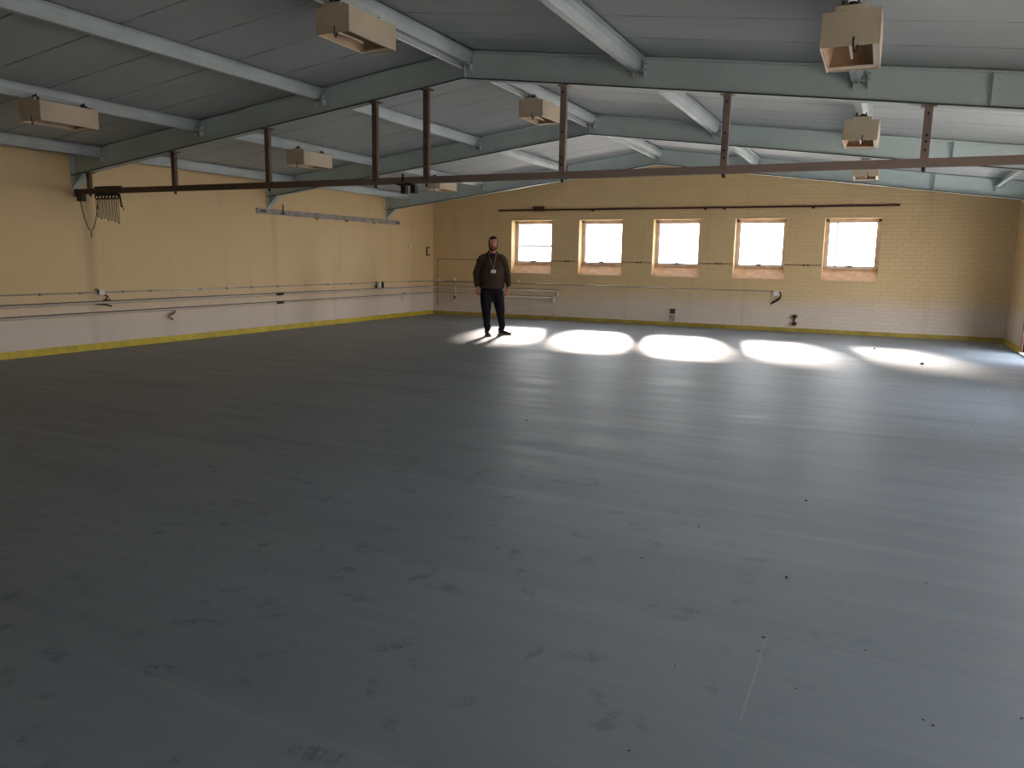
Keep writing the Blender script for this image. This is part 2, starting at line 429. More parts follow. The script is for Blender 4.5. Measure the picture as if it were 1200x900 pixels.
# ------------------------------------------------------------------ purlins
ROWS = [(-9.90, 'beside the left wall'), (-8.01, 'second row from the left wall'), (-6.055, 'third row from the left wall'),
        (-4.12, 'along the ridge'), (-2.24, 'first row right of the ridge'), (-.285, 'second row right of the ridge'), (1.66, 'third row right of the ridge')]
BAYS = [(3.45, BEAMS[0] - .008, 'in front of the nearest beam'), (BEAMS[0] + .008, BEAMS[1] - .008, 'between the nearest and middle beams'),
        (BEAMS[1] + .008, BEAMS[2] - .008, 'between the middle and farthest beams')]
def purlin(ri, x, rowtxt, bi, y0, y1, baytxt):
    ridge = ri == 3
    t = thing('roof_purlin', 'pale blue steel purlin ' + rowtxt + ', ' + baytxt, 'purlin', (x, y0, 0), 'roof purlins')
    zt = roof_z(x) - .004; L = y1 - y0; h = .135; bm = B()
    def zsec(dx, hh, w1=.05, w2=.06):
        k = zt - hh * .58; c = .034
        prism(bm, [(dx - .003, zt - .002), (dx + .003, zt - .002), (dx + .003, k), (dx - c + .003, zt - hh), (dx - c - .003, zt - hh), (dx - .003, k)], 'y', 0, L)
        box(bm, dx - c - w2, dx - c, 0, L, zt - hh, zt - hh + .005); box(bm, dx - c - w2, dx - c - w2 + .004, 0, L, zt - hh, zt - hh + .018)
        box(bm, dx, dx + w1, 0, L, zt - .022, zt - .016); box(bm, dx + w1 - .004, dx + w1, 0, L, zt - .034, zt - .016)
    if ridge:
        zt -= .012
        zsec(.05, .13, .03, .05); zsec(-.05, .15, .03, .04)
    else: zsec(0, h)
    obj('channel', bm, M['purlin'], t)
    if ridge:
        cm = B(); tube(cm, [(-.075, 0, zt - .168), (-.075, L, zt - .168)], .009, 8)
        for k in range(4): box(cm, -.09, -.06, L * (k + .5) / 4 - .01, L * (k + .5) / 4 + .01, zt - .165, zt - .145)
        obj('conduit', cm, M['white'], t)
    # bolted cleat at the far end
    cm = B(); ye = L
    box(cm, -.075, .045, ye - .012, ye - .002, zt - h - .065, zt - .03)
    box(cm, -.075, -.068, ye - .05, ye - .002, zt - h - .06, zt - h); box(cm, .04, .046, ye - .06, ye - .002, zt - h - .06, zt - .06)
    box(cm, -.06, .03, ye - .10, ye - .002, zt - h - .008, zt - h - .001)
    cl = obj('cleat', cm, M['purlin'], t)
    bm = B()
    for q in (-.045, -.005): cyl(bm, (q, ye - .05, zt - h - .013), 'z', .011, .014, 8)
    for q in (0, 1): cyl(bm, (.052, ye - .035, zt - .075 - q * .05), 'x', .010, .012, 8)
    each('bolt', bm, M['steel'], cl)
for bi, (y0, y1, bt) in enumerate(BAYS):
    for ri, (x, rt) in enumerate(ROWS):
        if ri == 6 and bi < 2: continue
        purlin(ri, x, rt, bi, y0, y1, bt)

# ------------------------------------------------------------------ suspended light / heater boxes
def light_box():
    t = thing('light_box', '', 'light box', (0, 0, 0), 'cream ceiling light boxes')
    w, l, h, k = .329, .653, .201, .009
    bm = B()
    box(bm, -w / 2, -w / 2 + k, 0, l, 0, h); box(bm, w / 2 - k, w / 2, 0, l, 0, h)
    box(bm, -w / 2 + k, w / 2 - k, 0, k, 0, h); box(bm, -w / 2 + k, w / 2 - k, l - k, l, 0, h)
    box(bm, -w / 2 + k, w / 2 - k, k, l - k, h - k, h)
    bevel(obj('housing', bm, M['cream'], t), .003)
    rm = B()                                                   # sloping reflector inside
    i = w / 2 - k; a, b = .035, .105
    prism(rm, [(-i, .012), (-i + .004, .012), (-i + a + .004, .15), (-i + a, .15)], 'y', k, l - k)
    prism(rm, [(i, .012), (i - .004, .012), (i - a - .004, .15), (i - a, .15)], 'y', k, l - k)
    box(rm, -i + a, i - a, k, l - k, .148, .152)
    prism(rm, [(k, .012), (k + .004, .012), (k + b, .15), (k + b - .004, .15)], 'x', -i, i)
    prism(rm, [(l - k, .012), (l - k - .004, .012), (l - k - b, .15), (l - k - b + .004, .15)], 'x', -i, i)
    obj('reflector', rm, M['tan'], t)
    lm = B()
    box(lm, i - .03, i, k, l - k, .008, .018); box(lm, -i, i - .03, l - k - .075, l - k, .008, .016)
    box(lm, -.006, .006, k, l * .62, .018, .034)
    obj('inner_rail', lm, M['cream'], t)
    bm2 = B()
    for q in (-.03, .0, .03): ball(bm2, (q + .02, .36, .135), (.012, .014, .012), 2)
    obj('lamp_holder', bm2, M['dark'], t)
    ch = B()
    pts = [Vector((.022, -.003, .05)), Vector((.022, -.004, .02)), Vector((.024, -.004, -.015)), Vector((.030, -.004, -.034)), Vector((.037, -.003, -.036)), Vector((.043, .0, -.022)), Vector((.046, .004, .005)), Vector((.05, .008, .03))]
    for a, b in zip(pts, pts[1:]):
        n = max(1, round((b - a).length / .011)); d = (b - a) / n
        for q in range(n): tube(ch, [a + d * (q - .15), a + d * (q + 1.15)], .0036 + .0018 * (q % 2), 6)
    obj('pull_chain', ch, M['dark'], t)
    pm = B()
    box(pm, -.09, .09, -.004, .018, h - .002, h + .028); box(pm, -.09, .09, l - .018, l + .004, h - .002, h + .028)
    each('mounting_plate', pm, M['cream'], t)
    for yy in (.06, l - .06):
        hm = B()
        box(hm, -.075, .05, yy - .02, yy + .02, h + .024, h + .045)
        for q in (-.055, .03): tube(hm, [(q, yy, h - .004), (q, yy, h + .075)], .007, 6)
        ball(hm, (.0, yy, h + .05), (.03, .02, .018), 1)
        obj('hanger', hm, M['dark'], t)
    obj('channel', box(B(), -.04, .04, .085, l - .085, h + .012, h + .028), M['dark'], t)
    return t
LB = [(-4.105, 5.248, 3.184, 'cream light box under the ridge in front of the nearest beam'),
      (-7.993, 5.301, 2.752, 'cream light box at far left of the photo, near the left wall'),
      (-7.999, 9.293, 2.771, 'cream light box on the left side between nearest and middle beams'),
      (-4.10, 9.099, 3.179, 'cream light box under the ridge between nearest and middle beams'),
      (-.286, 5.189, 2.703, 'largest cream light box, upper right of the photo, open side down'),
      (-.317, 8.821, 2.675, 'cream light box on the right side, second of its row from the camera'),
      (-8.0, 13.21, 2.756, 'small far cream light box behind the brown track on the left side'),
      (-.32, 12.13, 2.651, 'smallest cream light box, right side, farthest of its row, just under the track')]
lb0 = light_box()
for i, (x, y, z, lab) in enumerate(LB):
    o = lb0 if i == 0 else copy_tree(lb0)
    o.location = (x, y, z); o['label'] = lab
    if i == 5: o.rotation_euler = (0, math.radians(2.5), 0)

# ------------------------------------------------------------------ overhead track with hangers
TY, TZ = BEAMS[0], 2.284
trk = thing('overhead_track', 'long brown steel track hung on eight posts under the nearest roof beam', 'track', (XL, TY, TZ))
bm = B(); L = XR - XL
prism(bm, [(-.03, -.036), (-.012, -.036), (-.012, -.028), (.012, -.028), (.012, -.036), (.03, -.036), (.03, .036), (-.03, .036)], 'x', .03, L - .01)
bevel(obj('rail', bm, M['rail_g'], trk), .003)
obj('end_cap', box(B(), .015, .03, -.034, .034, -.04, .04), M['dark'], trk)
PX = [-10.18, -8.51, -6.905, -5.318, -4.640, -3.028, -1.412, .240]
for k, px in enumerate(PX):
    x = px - XL; zt = (ZR - .006 - SL * abs(px - XA) - BD) - TZ
    hm = B(); w = .032
    box(hm, x - w, x + w, -.034, -.026, .0, zt); box(hm, x - w, x - w + .007, -.026, .012, .03, zt); box(hm, x + w - .007, x + w, -.026, .012, .03, zt)
    box(hm, x - .06, x + .06, -.05, .05, zt - .012, zt - .001)
    p = obj('hanger_post', hm, M['rail_shaded'] if k < 5 else M['rail'], trk)  # shade painted on the left posts, light on the right
    bb = B()
    zs = [zt - .07, zt * .48, .17, .10] if k >= 4 else [zt - .04]
    for z in zs:
        if z > .05: cyl(bb, (x, -.038, z), 'y', .011, .012, 8)
    each('bolt', bb, M['dark'], p)
    bb = B(); tube(bb, [(x, -.012, -.03), (x, -.012, -.055), (x + .01, -.012, -.075)], [.012, .018, .009], 8)
    obj('clamp_nut', bb, M['dark'], p)

# festoon gathered at the left end of the track
fs = thing('cable_festoon', 'bunched black cable carriers with hanging loops at left end of the brown track', 'cable carrier', (-9.80, TY - .02, TZ))
obj('carrier_plate', box(B(), -.25, .255, -.025, .025, .036, .058), M['dark'], fs)
bm = B(); box(bm, -.62, -.5, -.035, .03, -.135, -.045); tube(bm, [(-.72, 0, -.055), (-.5, 0, -.05)], .012, 8)
obj('end_clamp', bm, M['black'], fs)
for k in range(7):
    x = -.20 + k * .068
    cm = B(); tube(cm, arc((x, -.03, -.082), (1, 0, 0), (0, 0, 1), .033, 0, 2 * PI, 12), .011, 7, False)
    box(cm, x - .018, x + .018, -.045, .0, -.075, -.03)
    obj('carrier', cm, M['black'], fs)
    lm = B(); dz = -.36 - .012 * k + random.uniform(-.01, .03); w = .017
    tube(lm, [(x - w, -.03, -.1), (x - w * .9, -.035, dz * .6), (x - w * .5, -.03, dz), (x + .004, -.028, dz - .012), (x + w * .9, -.025, dz), (x + w, -.03, dz * .6), (x + w, -.03, -.1)], .0055, 6)
    obj('cable_loop', lm, M['dark'], fs)
bm = B(); pts = []
for i in range(15):
    u = i / 14; pts.append((-.565 + .38 * u, -.02, -.13 - .46 * 4 * u * (1 - u) * .93 + .03 * u))
tube(bm, pts, .006, 6); tube(bm, [(-.375, -.02, -.555), (-.38, -.02, -.645)], .007, 6)
obj('slack_cable', bm, M['dark'], fs)
bm = B(); tube(bm, [(.25, -.02, -.05), (.262, -.02, -.13), (.275, -.02, -.19)], .013, 6); ball(bm, (.277, -.02, -.21), .02, 1); tube(bm, [(.277, -.02, -.2), (.32, -.02, -.27)], .006, 6)
obj('cable_end', bm, M['black'], fs)

tr = thing('track_trolley', 'small black two-wheeled trolley hanging from the brown track', 'trolley', (-4.885, TY, TZ))
bm = B(); box(bm, -.06, -.04, -.05, -.035, -.02, .07); box(bm, -.07, .08, -.05, .04, -.055, -.036); tube(bm, [(-.13, -.04, -.035), (-.05, -.04, -.06), (-.01, -.04, -.075)], .014, 6)
tube(bm, [(.0, -.04, -.03), (.06, -.04, -.055), (.10, -.04, -.06)], .011, 6)
obj('bracket', bm, M['black'], tr)
for q in (-.035, .092):
    bm = B(); cyl(bm, (q, -.03, -.105), 'y', .033, .05, 14); box(bm, q - .03, q + .03, -.06, 0, -.145, -.06)
    obj('wheel', bm, M['black'], tr)

# ------------------------------------------------------------------ left wall fittings
hr = thing('hook_rail', 'long grey board with rusty hooks fixed high on the left wall', 'hook rail', (XL, 11.09, 2.245))
bevel(obj('board', box(B(), 0, .022, 0, 4.69, -.052, .052), M['plate'], hr), .004)
for k, (y, s) in enumerate([(.16, 0), (.69, 2), (1.66, 1), (2.63, 1), (3.62, 1), (4.6, 0)]):
    bm = B()
    if s == 0: box(bm, .02, .035, y - .06, y + .06, -.014, .014); ball(bm, (.04, y + .04, 0), .022, 1)
    elif s == 2: tube(bm, [(.035, y, -.02), (.035, y, .15)], .012, 6); box(bm, .02, .04, y - .06, y + .06, -.03, -.008)
    else:
        tube(bm, arc((.05, y, -.035), (0, 1, 0), (0, 0, 1), .045, -PI, .3, 10), .012, 6); box(bm, .02, .05, y - .055, y + .055, .012, .034)
    obj('hook', bm, M['rust'] if s == 1 else M['dark'], hr)

# two heating pipes: along the left wall, round the corner, along the back wall to an elbow
def heating_pipe(z, xend, lab):
    t = thing('heating_pipe', lab, 'pipe', (XL, YB, z), 'cream heating pipes'); r = .024; o = .055
    pts = [(o, -YB + .5, 0), (o, -.2, 0)] + [tuple(v) for v in arc((o + .08, -o - .08, 0), (-1, 0, 0), (0, 1, 0), .08, 0, PI / 2, 6)]
    xe = xend - XL
    pts += [(xe - .06, -o, 0)] + [tuple(v) for v in arc((xe - .06, -o, -.06), (0, 0, 1), (1, 0, 0), .06, 0, PI / 2, 6)] + [(xe, -o, -.10)]
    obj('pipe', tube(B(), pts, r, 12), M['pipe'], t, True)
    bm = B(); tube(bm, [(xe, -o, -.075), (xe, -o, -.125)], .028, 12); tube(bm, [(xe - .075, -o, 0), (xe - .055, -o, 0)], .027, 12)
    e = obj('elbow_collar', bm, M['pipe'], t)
    obj('open_end', tube(B(), [(xe, -o, -.126), (xe, -o, -.13)], .02, 12), M['dark'], e)
    for y in (6.6, 9.2, 13.4, 15.9):
        bm = B(); tube(bm, [(o, y - YB - .01, 0), (o, y - YB + .01, 0)], .026, 12); box(bm, 0, o, y - YB - .01, y - YB + .01, -.008, .008)
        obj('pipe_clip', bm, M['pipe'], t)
    bm = B(); tube(bm, [(o, 11.58 - YB - .1, 0), (o, 11.58 - YB + .1, 0)], .027, 12); box(bm, .03, .085, 11.55 - YB, 11.61 - YB, -.03, .01)
    obj('joint', bm, M['dark'], t)
heating_pipe(.703, -6.99, 'upper cream heating pipe along the left wall, turning the corner')
heating_pipe(.541, -7.10, 'lower cream heating pipe along the left wall, turning the corner')

def run(name, lab, pts, r, mat, clips, cat='conduit', clipmat=None, grp=None):
    t = thing(name, lab, cat, pts[0], grp); p0 = Vector(pts[0])
    obj('conduit', tube(B(), [Vector(p) - p0 for p in pts], r, 8), mat, t, True)
    for c in clips:
        bm = B(); c = Vector(c) - p0; box(bm, c.x - .017, c.x + .017, c.y - .017, c.y + .017, c.z - .02, c.z + .014)
        obj('clip', bm, clipmat or mat, t)
    return t
run('cable_conduit', 'thin grey cable conduit along the left wall above the heating pipes', [(XL + .014, .5, .85), (XL + .014, YB - .05, .848)], .009, M['steel'],
    [(XL + .014, y, .85) for y in (6.9, 7.5, 8.2, 8.7, 9.7, 10.3, 10.9, 11.6, 12.4, 13.1, 13.9, 16.2)])
run('cable_conduit', 'thin grey cable conduit along the window wall below the sills', [(XL + .03, YB - .014, .848), (-2.03, YB - .014, .846)], .010, M['steel'],
    [(x, YB - .014, .848) for x in (-9.4, -8.9, -7.6, -6.4, -5.0, -3.9, -3.0)])
run('sill_conduit', 'thin rusty conduit crossing the window wall at sill height, dropping near the left corner',
    [(-10.366, YB - .012, .24), (-10.366, YB - .012, 1.36)] + [tuple(v) for v in arc((-10.326, YB - .012, 1.37), (-1, 0, 0), (0, 0, 1), .04, 0, PI / 2, 4)] + [(-8.27, YB - .012, 1.41)],
    .010, M['rust'], [(-10.366, YB - .012, .8), (-9.7, YB - .012, 1.41), (-8.9, YB - .012, 1.41)])
segs = [(WX[0] + WH, WX[1] - WH, 'between the first and second windows'), (WX[1] + WH, WX[2] - WH, 'between the second and third windows'),
        (WX[2] + WH, WX[3] - WH, 'between the third and fourth windows'), (WX[3] + WH, WX[4] - WH, 'between the fourth and fifth windows')]
for a, b, tx in segs:
    m = (a + b) / 2
    run('sill_conduit', 'short thin brown conduit at sill height ' + tx, [(a - .0, YB - .012, 1.405), (b + .0, YB - .012, 1.405)], .011, M['rust'],
        [(m + .02, YB - .014, 1.407), (m + .10, YB - .014, 1.407)], clipmat=M['dark'], grp='sill conduits')
# vertical service pipe with valves near the corner
vp = thing('valve_pipe', 'short vertical cream pipe with valves joining the heating pipes near the corner', 'pipe', (-9.81, YB - .075, .36))
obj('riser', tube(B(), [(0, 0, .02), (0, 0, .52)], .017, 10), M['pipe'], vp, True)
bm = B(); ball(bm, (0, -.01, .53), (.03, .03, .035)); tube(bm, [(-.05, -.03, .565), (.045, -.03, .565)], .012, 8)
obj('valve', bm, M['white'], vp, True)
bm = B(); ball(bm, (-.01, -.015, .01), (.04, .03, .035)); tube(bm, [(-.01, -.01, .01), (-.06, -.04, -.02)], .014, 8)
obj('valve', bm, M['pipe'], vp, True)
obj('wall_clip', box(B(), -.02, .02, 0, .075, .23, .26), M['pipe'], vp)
bm = B(); tube(bm, [(0, -.02, .06), (.01, -.03, .12)], .022, 8); obj('valve_stem', bm, M['dark'], vp)

# socket with cable tangle on the left wall
sk = thing('cable_junction', 'white junction box with black cable tangle on the left wall', 'junction box', (XL, 7.82, .84))
bevel(obj('box', box(B(), 0, .05, -.045, .045, -.03, .05), M['white'], sk), .006)
bm = B(); tube(bm, [(.02, .05, -.02), (.05, .09, -.06), (.05, .05, -.10), (.06, -.02, -.13), (.05, .08, -.12), (.06, .11, -.10), (.05, .02, -.15), (.05, -.12, -.165), (.06, .03, -.17), (.05, .14, -.20)], .012, 7)
ball(bm, (.05, .04, -.13), (.03, .07, .03), 1); tube(bm, [(.02, -.1, .05), (.03, -.06, .06), (.03, -.055, .0)], .008, 6)
obj('cable', bm, M['black'], sk, True)
# pipe stubs on the left wall
for (y, z, lab) in ((9.05, .44, 'small bent pipe stub under the lower heating pipe, mid left wall'), (15.87, .50, 'small bent pipe stub under the lower heating pipe, by the far left corner')):
    t = thing('pipe_stub', lab, 'pipe', (XL, y, z), 'pipe stubs on the left wall')
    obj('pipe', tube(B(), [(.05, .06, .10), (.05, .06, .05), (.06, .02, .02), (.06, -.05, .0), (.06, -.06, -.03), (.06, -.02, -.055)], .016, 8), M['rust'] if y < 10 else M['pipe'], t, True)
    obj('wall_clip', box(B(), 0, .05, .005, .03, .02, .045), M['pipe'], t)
    obj('end_cap', ball(B(), (.06, -.01, -.06), .022, 1), M['dark'] if y < 10 else M['steel'], t)
tp = thing('stop_valve', 'pair of black stop valves with pale bodies above the left wall pipes', 'valve', (XL, 14.9, .83))
for q in (-.13, .13):
    bm = B(); tube(bm, [(.05, q, -.1), (.05, q, .0)], .026, 10); ball(bm, (.05, q, .02), (.03, .035, .03), 1)
    obj('valve_body', bm, M['black'], tp)
bm = B(); box(bm, .0, .06, -.045, .055, -.085, .02); obj('valve_plate', bm, M['white'], tp)
bm = B(); tube(bm, [(.06, -.24, .06), (.06, -.16, -.02)], .012, 8); obj('lever', bm, M['white'], tp)
t = tag(obj('wall_plate', bevel_ := cyl(B(), (0, 0, 0), 'x', .05, .03, 16), M['white'], None, False, (XL + .015, 16.237, 1.718)), 'small round white blanking plate high on the left wall', 'wall plate')
br = thing('wall_bracket', 'small dark square bracket on the left wall beside the corner', 'bracket', (XL, 17.09, 1.60))
bm = B(); box(bm, 0, .03, -.07, .07, .085, .11); box(bm, 0, .03, -.07, .07, -.11, -.085); box(bm, 0, .03, -.07, -.045, -.085, .085)
obj('bracket_arm', bm, M['dark'], br)

# ------------------------------------------------------------------ back wall fittings
rb = thing('wall_bar', 'long dark red-brown bar above the five windows', 'bar', (-8.617, YB, 2.605))
obj('bar', prism(B(), [(0, -.02), (-.045, -.02), (-.045, .018), (0, .018)], 'x', 0, 8.83), M['redbrown'], rb)
bevel(obj('box', box(B(), .93, 1.21, -.09, 0, -.03, .085), M['redbrown'], rb), .006)
for q in (2.4, 5.0, 5.4, 7.2): obj('bracket', box(B(), q, q + .06, -.03, 0, -.045, -.02), M['dark'], rb)
bx_ = thing('switch_box', 'white switch box with hanging black cable on the window wall below the fourth window', 'switch', (-1.99, YB, .80))
bevel(obj('box', box(B(), -.06, .05, -.06, 0, -.05, .05), M['white'], bx_), .008)
obj('cable', tube(B(), [(.05, -.04, .04), (.09, -.05, .0), (.09, -.05, -.07), (.04, -.05, -.13), (-.06, -.06, -.19), (-.10, -.06, -.23), (-.02, -.055, -.15)], [.012, .014, .016, .026, .024, .012, .01], 8), M['black'], bx_, True)
so = thing('double_socket', 'dark brown two-part socket low on the window wall below the fourth window', 'socket', (-1.595, YB, .25))
for q in (.075, -.075):
    bm = B(); ball(bm, (.0, -.045, q), (.048, .05, .045)); box(bm, -.03, .03, -.03, 0, q - .04, q + .04); tube(bm, [(.02, -.05, q), (.055, -.06, q + .02)], .018, 8)
    obj('socket', bm, M['redbrown'], so)
obj('link_pipe', tube(B(), [(0, -.03, -.06), (0, -.03, .06)], .015, 8), M['dark'], so)
vb = thing('wall_vent', 'small dark louvred plate above a zigzag bracket low on the window wall', 'vent', (-4.205, YB, .08))
bm = B()
for k in range(4): box(bm, -.052, .052, -.02, 0, .20 + k * .028, .216 + k * .028)
box(bm, -.054, -.036, -.018, 0, .19, .305); box(bm, .036, .054, -.018, 0, .19, .305); box(bm, -.005, .006, -.016, 0, .19, .305)
obj('louvre', bm, M['dark'], vb)
bm = B(); box(bm, -.052, -.034, -.02, 0, .0, .165); box(bm, .034, .052, -.02, 0, .02, .175)
prism(bm, [(-.048, .165), (-.026, .165), (.048, .02), (.026, .02)], 'y', -.02, 0)
obj('zigzag_bracket', bm, M['steel'], vb)
hk = thing('cable_clamp', 'small pair of pale cable clamps just above the skirting right of the standing man', 'clamp', (-7.036, YB, .09))
for q in (-.07, .07):
    bm = B(); ball(bm, (q, -.03, .03), (.035, .03, .025), 1); tube(bm, [(q, -.03, .03), (q * .3, -.035, .0)], .012, 6)
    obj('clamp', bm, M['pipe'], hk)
cj = tag(obj('junction_box', box(B(), -.09, .09, -.045, 0, -.022, .022), M['white'], None, False, (-10.3, YB, .872)), 'small white junction box in the corner above the heating pipes', 'junction box')
cj2 = tag(obj('junction_box', ball(B(), (0, -.03, 0), (.035, .03, .03)), M['white'], None, False, (-8.05, YB, .895)), 'small round white junction box below the first window', 'junction box')

# ------------------------------------------------------------------ debris on the floor
def chip(x, y, s, k):
    bm = B(); bmesh.ops.create_icosphere(bm, subdivisions=1, radius=1)
    rnd = random.Random(k)
    for v in bm.verts: v.co *= rnd.uniform(.6, 1.25); v.co.x *= s * 1.25; v.co.y *= s * .8; v.co.z = max(v.co.z, -.5) * s * .5
    mz = min(v.co.z for v in bm.verts)
    for v in bm.verts: v.co.z -= mz
    o = obj('debris_chip', bm, M['dark'] if k != 4 else M['steel'], None, False, (x, y, 0.0)); o.rotation_euler = (0, 0, rnd.uniform(0, 6))
    return o
CH = [(.635, 12.737, .045, 'dark debris chip lying in the right-most sun patch'), (-.007, 14.643, .035, 'dark debris chip at the edge of the right-most sun patch near the wall'),
      (-.303, 4.884, .014, ''), (-.281, 3.597, .014, ''), (.098, 3.436, .011, ''), (-.298, 2.95, .009, ''), (-.30, 2.83, .006, ''), (-.148, 2.621, .007, ''), (-.56, 2.037, .006, ''),
      (.236, 2.611, .007, ''), (.262, 2.592, .007, ''), (-.945, 3.517, .008, ''), (-2.777, 6.201, .014, ''), (-.555, 2.58, .006, ''), (.522, 2.765, .007, ''), (-3.519, 6.891, .013, ''),
      (.30, 3.83, .008, ''), (-.79, 4.1, .008, ''), (-1.62, 3.3, .008, ''), (.06, 3.02, .006, '')]
for k, (x, y, s, lab) in enumerate(CH):
    o = chip(x, y, s * (1 if lab else .72), k)
    tag(o, lab or 'tiny dark debris chip on the open blue-grey floor', 'debris', None if lab else 'debris chips on the open floor')
# ------------------------------------------------------------------ the standing man
def skin_mat():
    t = NT('skin'); v = t.coord()
    c = t.mix(t.noise(v, 9, 4), (.44, .18, .125), (.54, .25, .175))
    return t.base(c, .55, 0, .35)
M['skin'] = skin_mat()
M['sweater'] = paint('dark_olive_knit', (.054, .036, .022), .9, .2, 8, spec=.15)
M['trouser'] = paint('navy_jersey', (.010, .0085, .014), .85, .2, 7, spec=.15)
M['hair'] = paint('dark_brown_hair', (.022, .012, .008), .7, .3, 30, spec=.2)
M['beard'] = paint('reddish_beard', (.085, .030, .018), .8, .3, 30, spec=.2)
M['shoe'] = paint('brown_suede', (.050, .032, .022), .8, .2, 9, spec=.2)
M['sole'] = paint('pale_sole', (.35, .26, .20), .7, .1, 9)
M['shirt'] = paint('dark_shirt', (.018, .013, .012), .9, .2, 9)
M['strap'] = paint('lanyard_strap', (.22, .20, .20), .7, .1, 9)

def seg(bm, p0, r0, p1, r1, sub=2):
    """chain of overlapping spheres = tapered limb; radii may be (x,y,z)"""
    a, b = Vector(p0), Vector(p1)
    q0 = Vector(r0 if isinstance(r0, (tuple, list)) else (r0,) * 3); q1 = Vector(r1 if isinstance(r1, (tuple, list)) else (r1,) * 3)
    n = max(2, int((b - a).length / (min(min(q0), min(q1)) * .35)) + 1)
    for i in range(n + 1):
        k = i / n; ball(bm, a.lerp(b, k), tuple(q0.lerp(q1, k)), sub)
def chain(bm, pts, sub=2):
    for (p, r), (p2, r2) in zip(pts, pts[1:]): seg(bm, p, r, p2, r2, sub)

def fuse(name, bm, mat, parent, voxel, smooth=6, cut=None, fac=.5):
    o = obj(name, bm, mat, parent)
    m = o.modifiers.new('r', 'REMESH'); m.mode = 'VOXEL'; m.voxel_size = voxel; m.use_smooth_shade = True
    m = o.modifiers.new('s', 'SMOOTH'); m.iterations = smooth; m.factor = fac
    dg = bpy.context.evaluated_depsgraph_get()
    me = bpy.data.meshes.new_from_object(o.evaluated_get(dg)); o.modifiers.clear()
    old = o.data; o.data = me; bpy.data.meshes.remove(old); me.name = name
    if not me.materials: me.materials.append(mat)
    if cut is not None:                                    # trim open ends: list of (point, normal) with the normal side removed
        b = bmesh.new(); b.from_mesh(me)
        for co, no in cut: bmesh.ops.bisect_plane(b, geom=b.verts[:] + b.edges[:] + b.faces[:], plane_co=co, plane_no=no, clear_outer=True)
        b.to_mesh(me); b.free()
    for p in me.polygons: p.use_smooth = True
    return o

man = thing('person', 'bearded man standing in a sun patch, dark olive pullover, navy trousers, badge on lanyard', 'person', (-6.597, 13.02, 0), None, math.radians(26.5))
man.rotation_euler = (0, 0, math.radians(26.5))
FL, FR = (-.075, -.10), (.205, .13)         # ankles of his right (photo left) and left foot

def hand(bm, w, s):
    """relaxed hand hanging from the wrist w, palm towards the thigh (s = side of the body)"""
    w = Vector(w); Q = Matrix.Rotation(-s * math.radians(50), 3, 'Z')
    T = lambda a, b, c: w + Q @ Vector((a * s * 1.12, b * 1.12, c * 1.08))
    chain(bm, [(T(0, 0, .03), (.027, .033, .03)), (T(.002, -.004, -.02), (.022, .034, .03)), (T(.0, -.008, -.075), (.019, .043, .022))])
    for k, (y, l) in enumerate(((-.040, .95), (-.0165, 1.05), (.0065, 1.0), (.028, .8))):
        z0 = -.088 + abs(k - 1) * .003
        chain(bm, [(T(.0, y * .9 - .008, z0 + .01), .0105), (T(-.006, y - .010, z0 - .038 * l), .0098), (T(-.024, y - .010, z0 - .060 * l), .0090), (T(-.044, y - .008, z0 - .064 * l), .0080)], 1)
    chain(bm, [(T(-.006, -.034, -.035), .015), (T(-.016, -.058, -.066), .0125), (T(-.024, -.062, -.094), .0100)], 1)

# body: one continuous skin from head to feet
bm = B()
HC = Vector((.018, -.03, 1.715))
ball(bm, HC + Vector((0, .016, .028)), (.080, .098, .098), 3)                # skull
ball(bm, HC + Vector((0, -.03, -.04)), (.066, .070, .082), 3)               # face
ball(bm, HC + Vector((0, -.052, -.098)), (.046, .046, .036), 3)             # jaw
for s in (-1, 1):
    ball(bm, HC + Vector((s * .045, -.068, -.042)), (.024, .024, .022))     # cheeks
    ball(bm, HC + Vector((s * .084, .012, -.025)), (.012, .022, .033))      # ears
    seg(bm, HC + Vector((s * .012, -.098, .016)), .012, HC + Vector((s * .050, -.083, .014)), .011)   # brows
seg(bm, HC + Vector((0, -.098, .0)), .010, HC + Vector((0, -.119, -.043)), .0145)                     # nose
for s in (-1, 1): ball(bm, HC + Vector((s * .013, -.104, -.047)), (.011, .012, .009))
seg(bm, HC + Vector((-.022, -.091, -.080)), (.010, .010, .006), HC + Vector((.022, -.091, -.080)), (.010, .010, .006))  # lips
chain(bm, [((.015, .0, 1.62), .062), ((.005, .01, 1.52), .066), ((0, .015, 1.46), .075)])     # neck
chain(bm, [((0, .01, 1.44), (.14, .085, .07)), ((0, -.005, 1.27), (.165, .115, .10)), ((0, -.015, 1.08), (.17, .13, .1)), ((0, 0, .92), (.155, .12, .1))])
WL, WR = (-.278, -.045, .915), (.312, -.02, .915)
for s, el, w in ((-1, (-.285, .01, 1.18), WL), (1, (.282, .02, 1.18), WR)):
    chain(bm, [((s * .10, .01, 1.46), .06), ((s * .185, .01, 1.43), .062), (el, .045), ((w[0], w[1], w[2] + .06), .031), (w, .029)])
    hand(bm, w, s)
chain(bm, [((-.085, 0, .88), .095), ((-.085, -.06, .48), .058), ((FL[0], FL[1] + .02, .10), .038), ((FL[0], FL[1] + .02, .06), .036), ((FL[0] + .03, FL[1] - .11, .045), (.035, .04, .022))])
chain(bm, [((.085, 0, .88), .095), ((.16, .05, .48), .058), ((FR[0], FR[1] + .01, .10), .038), ((FR[0], FR[1] + .01, .06), .036), ((FR[0] + .09, FR[1] - .06, .045), (.035, .035, .022))])
body = fuse('body', bm, M['skin'], man, .0055, 4)
